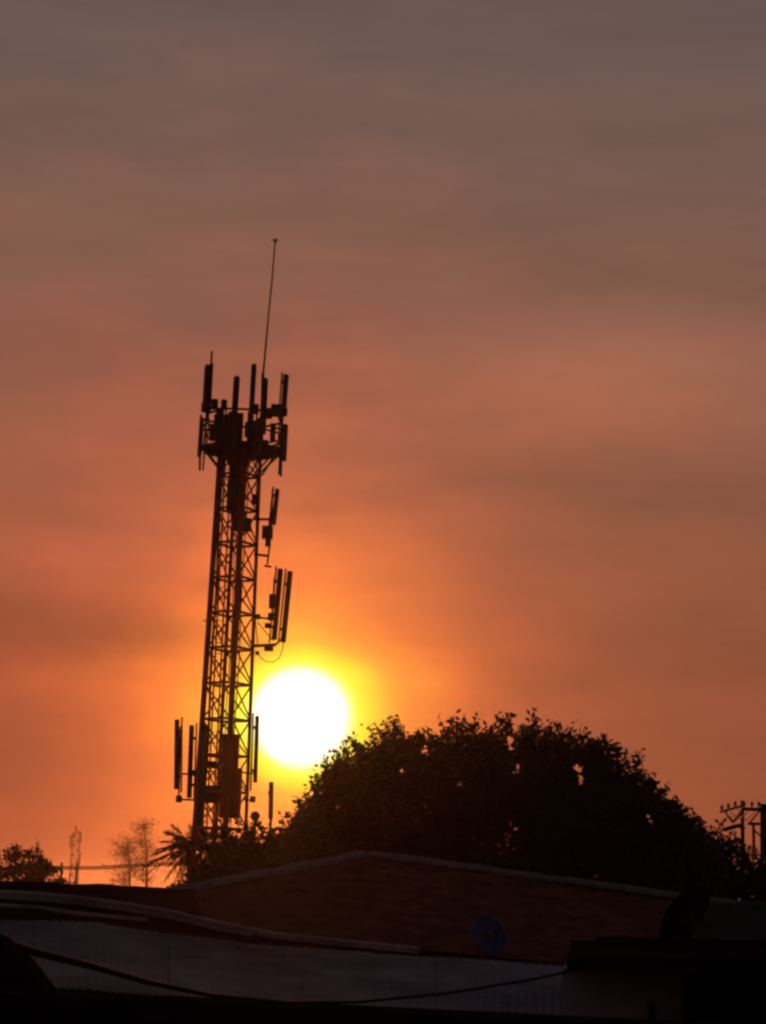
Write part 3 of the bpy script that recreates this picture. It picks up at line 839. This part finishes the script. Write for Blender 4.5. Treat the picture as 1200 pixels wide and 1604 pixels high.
# thin, nearly bare tree far off
def bare_tree(name, label, px, pytop, pybase, Y, spread, seed, leaves):
    rng = np.random.default_rng(seed); b = at(px, pybase, Y); top = at(px - 3, pytop, Y); H = top.z
    t = thing(name, (b.x, Y, 0), label, 'tree')
    mb = MB(); spine = [Vector((b.x, Y, 0)), Vector((b.x + .2, Y, H * .35)), Vector((b.x - .2, Y, H * .7)), Vector((top.x, Y, H))]
    mb.tube(spine, [.42, .30, .2, .06], 7); mb.build('trunk', M['bark_far'], t, smooth=True)
    mb = MB(); C = []
    for k in range(46):
        f_ = rng.uniform(.33, .97); p = spine[0].lerp(spine[3], f_); p.x = b.x + (top.x - b.x) * f_
        ang = rng.uniform(0, 2 * math.pi); el = rng.uniform(.2, 1.0)
        Lb = spread * (1.15 - f_ * .75) * rng.uniform(.5, 1)
        q = p + Vector((math.cos(ang) * Lb * math.cos(el) * 1.15 - .12 * Lb, math.sin(ang) * Lb * math.cos(el), Lb * math.sin(el) * .75))
        q.z = min(q.z, H * 1.01)
        pts = limb(mb, p, q, .07, .02, rng, 4, .12)
        for _ in range(5):
            s = pts[int(rng.integers(1, 5))]; e = s + Vector(rng.normal(size=3) * Lb * .22) + Vector((0, 0, Lb * .08)); mb.tube([s, e], [.03, .012], 4)
            C.append(np.array(e)[None] + rng.normal(size=(leaves, 3)) * .55)
    mb.build('branches', M['bark_far'], t)['kind'] = 'stuff'
    leaf_mesh('crown', np.concatenate(C), .38, M['leaf_dry'], t, seed + 1)


bare_tree('thin_tree', 'tall thin half bare tree hazy on the horizon left of the mast', 228, 1290, 1392, 420, 7.0, 51, 10)
bare_tree('thin_tree', 'small wispy half bare tree beside the taller thin one', 202, 1312, 1390, 440, 6.5, 57, 8)


# palm, leaning out of the shrubs left of the mast
def palm(px, py, Y, R, seed):
    rng = np.random.default_rng(seed); c = at(px, py, Y)
    t = thing('palm_tree', (c.x, Y, 0), 'shaggy palm with drooping fronds just left of the mast foot', 'palm')
    mb = MB(); mb.tube([Vector((c.x + .3, Y, 0)), Vector((c.x + .15, Y, c.z * .5)), c], [.2, .15, .13], 8); mb.build('trunk', M['bark'], t, smooth=True)
    for k in range(38):
        ang = 2 * math.pi * k / 38 * 3.1 + rng.uniform(-.2, .2); el = rng.uniform(-.75, 1.2)
        d = Vector((math.cos(ang) * math.cos(el), math.sin(ang) * math.cos(el), math.sin(el))); Lf = R * rng.uniform(.75, 1.1)
        pts = [c + d * Lf * s + Vector((0, 0, -Lf * .38 * s * s)) for s in np.linspace(0, 1, 8)]
        mb = MB(); mb.tube(pts, [.02] * 4 + [.012] * 4, 4)
        side = d.cross(Vector((0, 0, 1))).normalized()
        for j in range(22):
            s = .12 + .86 * j / 21; q = s * 7; i = min(6, int(q)); p = pts[i].lerp(pts[i + 1], q - i)
            for sg in (-1, 1):
                ll = Lf * .34 * (1 - abs(s - .45)) * rng.uniform(.8, 1.1)
                tip = p + side * sg * ll * .7 + d * ll * .55 + Vector((0, 0, -ll * rng.uniform(-.2, .8)))
                w = d * .04; i0 = len(mb.v); mb.v += [p - w, p + w, tip]; mb.f.append((i0, i0 + 1, i0 + 2))
        mb.build('frond', M['palm'], t)


palm(298, 1332, 78, 1.85, 61)
# shrubs on the skyline under the palm
shr = [(262, 1385), (280, 1372), (298, 1352), (320, 1345), (340, 1380)]
crown_tree('shrub', 'ragged dark shrub under the palm at the roof edge', shr, 1398, 70, 1.2, 26, .5, 90, .16, 71, 300, twigs=6, trunk_r=.08, cat='shrub')

# distant lattice mast
fm = at(115, 1385, 1300); ft = at(117.5, 1299, 1300)
FM = thing('distant_mast', (fm.x, 1300, 0), 'faint lattice mast far away on the horizon between the left trees', 'mast')
for sx in (-1, 1):
    for sy in (-1, 1):
        MB().beam(Vector((fm.x + sx * 2.8, 1300 + sy * 2.8, 0)), Vector((fm.x + sx * 2.2, 1300 + sy * 2.2, ft.z - 2)), .55).build('leg', M['grey_steel'], FM)
zz = 2.0; s_ = 1
while zz < ft.z - 3:
    for sy in (-1, 1):
        w = 2.8 - .6 * zz / ft.z
        MB().beam(Vector((fm.x - w * s_, 1300 + sy * w, zz)), Vector((fm.x + w * s_, 1300 + sy * w, zz + 3.2)), .38).build('diagonal_brace', M['grey_steel'], FM)
        MB().beam(Vector((fm.x - w, 1300 + sy * w, zz)), Vector((fm.x + w, 1300 + sy * w, zz)), .38).build('horizontal_brace', M['grey_steel'], FM)
    zz += 3.2; s_ = -s_
for dx, a, b in ((-3.2, 12, 4), (3.4, 9, 2), (3.6, 24, 15), (0, 3, -2)):
    MB().beam(Vector((fm.x + dx, 1297, ft.z - a)), Vector((fm.x + dx, 1297, ft.z - b)), 1.2, .6, ch=.1).build('panel_antenna', M['antenna'], FM)
# overhead line at the horizon with its short poles
OL = thing('overhead_line', (at(100, 1370, 300).x, 300, 0), 'thin overhead line on short posts crossing between far tree and thin tree', 'power line')
for k, dy in enumerate((0, 3)):
    MB().tube([at(60, 1356 + dy, 300), at(100, 1358 + dy, 300), at(150, 1358 + dy, 300), at(200, 1355 + dy, 300), at(310, 1350 + dy, 300)], .11, 5).build('wire', M['black'], OL)
for px in (96, 120):
    a = at(px, 1356, 300); MB().beam(Vector((a.x, 300.5, 0)), Vector((a.x, 300.5, a.z + .5)), .32).build('post', M['wood'], OL)

# ------------------------------------------------------------------ utility pole at right
YU = 64.0
U = lambda px, py, o=0.0: at(px, py, YU + o)
pp = U(1196, 1264)
UPo = thing('utility_pole', (pp.x, YU, 0), 'dark utility pole with crossarm and transformer at the right edge of the photo', 'utility pole')
MB().tube([Vector((pp.x, YU, 0)), Vector((pp.x + .02, YU, pp.z + .1))], [.19, .13], 10).build('pole', M['wood'], UPo)
MB().beam(U(1163, 1267, -.15), U(1228, 1270, -.15), .11, .1).build('crossarm', M['wood'], UPo)
MB().beam(U(1172, 1290, -.15), U(1222, 1292, -.15), .09, .09).build('crossarm', M['wood'], UPo)
for px in (1166, 1178, 1189, 1214):
    a = U(px, 1266, -.15); o = MB().tube([a, a + Vector((0, 0, .08)), a + Vector((0, 0, .1)), a + Vector((0, 0, .2)), a + Vector((0, 0, .22))], [.02, .02, .05, .045, .02], 8).build('insulator', M['box'], UPo)
tp = U(1207, 1290, -.3)
o = MB().tube([tp - Vector((0, 0, .45)), tp + Vector((0, 0, .35)), tp + Vector((0, 0, .42))], [.24, .24, .15], 14).build('transformer', M['box'], UPo)
MB().beam(U(1180, 1289, -.15), U(1181, 1332, -.15), .09, .08).build('fuse_post', M['red_steel'], UPo)
for a, b in (((1172, 1292), (1190, 1270)), ((1181, 1300), (1194, 1312))): MB().beam(U(*a), U(*b), .05, .05).build('brace', M['wood'], UPo)
# second pole a little behind with long arm
YV = 80.0; V_ = lambda px, py: at(px, py, YV)
p2 = V_(1163, 1254)
U2 = thing('utility_pole', (p2.x, YV, 0), 'slim utility pole with a slanting arm just left of the transformer pole', 'utility pole')
MB().tube([Vector((p2.x, YV, 0)), p2], [.14, .07], 8).build('pole', M['wood'], U2)
MB().beam(V_(1128, 1272), V_(1164, 1262), .10).build('crossarm', M['wood'], U2)
MB().beam(V_(1136, 1272), V_(1148, 1288), .09).build('brace', M['wood'], U2)
MB().beam(V_(1148, 1288), V_(1163, 1272), .10).build('brace', M['wood'], U2)
MB().tube([V_(1134, 1300), V_(1150, 1295), V_(1158, 1293), V_(1166, 1299)], .09, 6).build('cable_bundle', M['black'], U2)
for px, py in ((1131, 1270), (1141, 1267), (1152, 1264)):
    a = V_(px, py); MB().tube([a, a + Vector((0, 0, .12)), a + Vector((0, 0, .24))], [.03, .07, .03], 7).build('insulator', M['box'], U2)
# wires leaving both poles
WR = thing('power_wires', (p2.x, YV, p2.z), 'dark wires strung between the two utility poles at right', 'power line')
for k, (a, b) in enumerate((((1131, 1268), (1166, 1262)), ((1141, 1266), (1178, 1262)), ((1152, 1262), (1189, 1262)))):
    A_ = V_(*a); B_ = U(*b, -.15); m_ = A_.lerp(B_, .5) - Vector((0, 0, .35 + .1 * k))
    MB().tube([A_, A_.lerp(m_, .5) - Vector((0, 0, .06)), m_, B_.lerp(m_, .5) - Vector((0, 0, .06)), B_], .018, 5).build('wire', M['black'], WR)

# ------------------------------------------------------------------ haze
ztop = T(431, 374).z + 3
hz = MB(); box_pts(hz, -1700, 1700, -400, 3100, -1.0, ztop)
ho = hz.build('haze', M['black'], org=(0, 0, 0)); ho.data.materials.clear()
hm = bpy.data.materials.new('warm_haze'); hm.use_nodes = True; t = hm.node_tree
t.nodes.remove(t.nodes['Principled BSDF']); pv = t.nodes.new('ShaderNodeVolumePrincipled')
pv.inputs['Color'].default_value = (.95, .82, .72, 1); pv.inputs['Density'].default_value = .00013; pv.inputs['Anisotropy'].default_value = .9
t.links.new(pv.outputs[0], t.nodes['Material Output'].inputs['Volume'])
hm.cycles.homogeneous_volume = True
ho.data.materials.append(hm); tag(ho, kind='stuff')
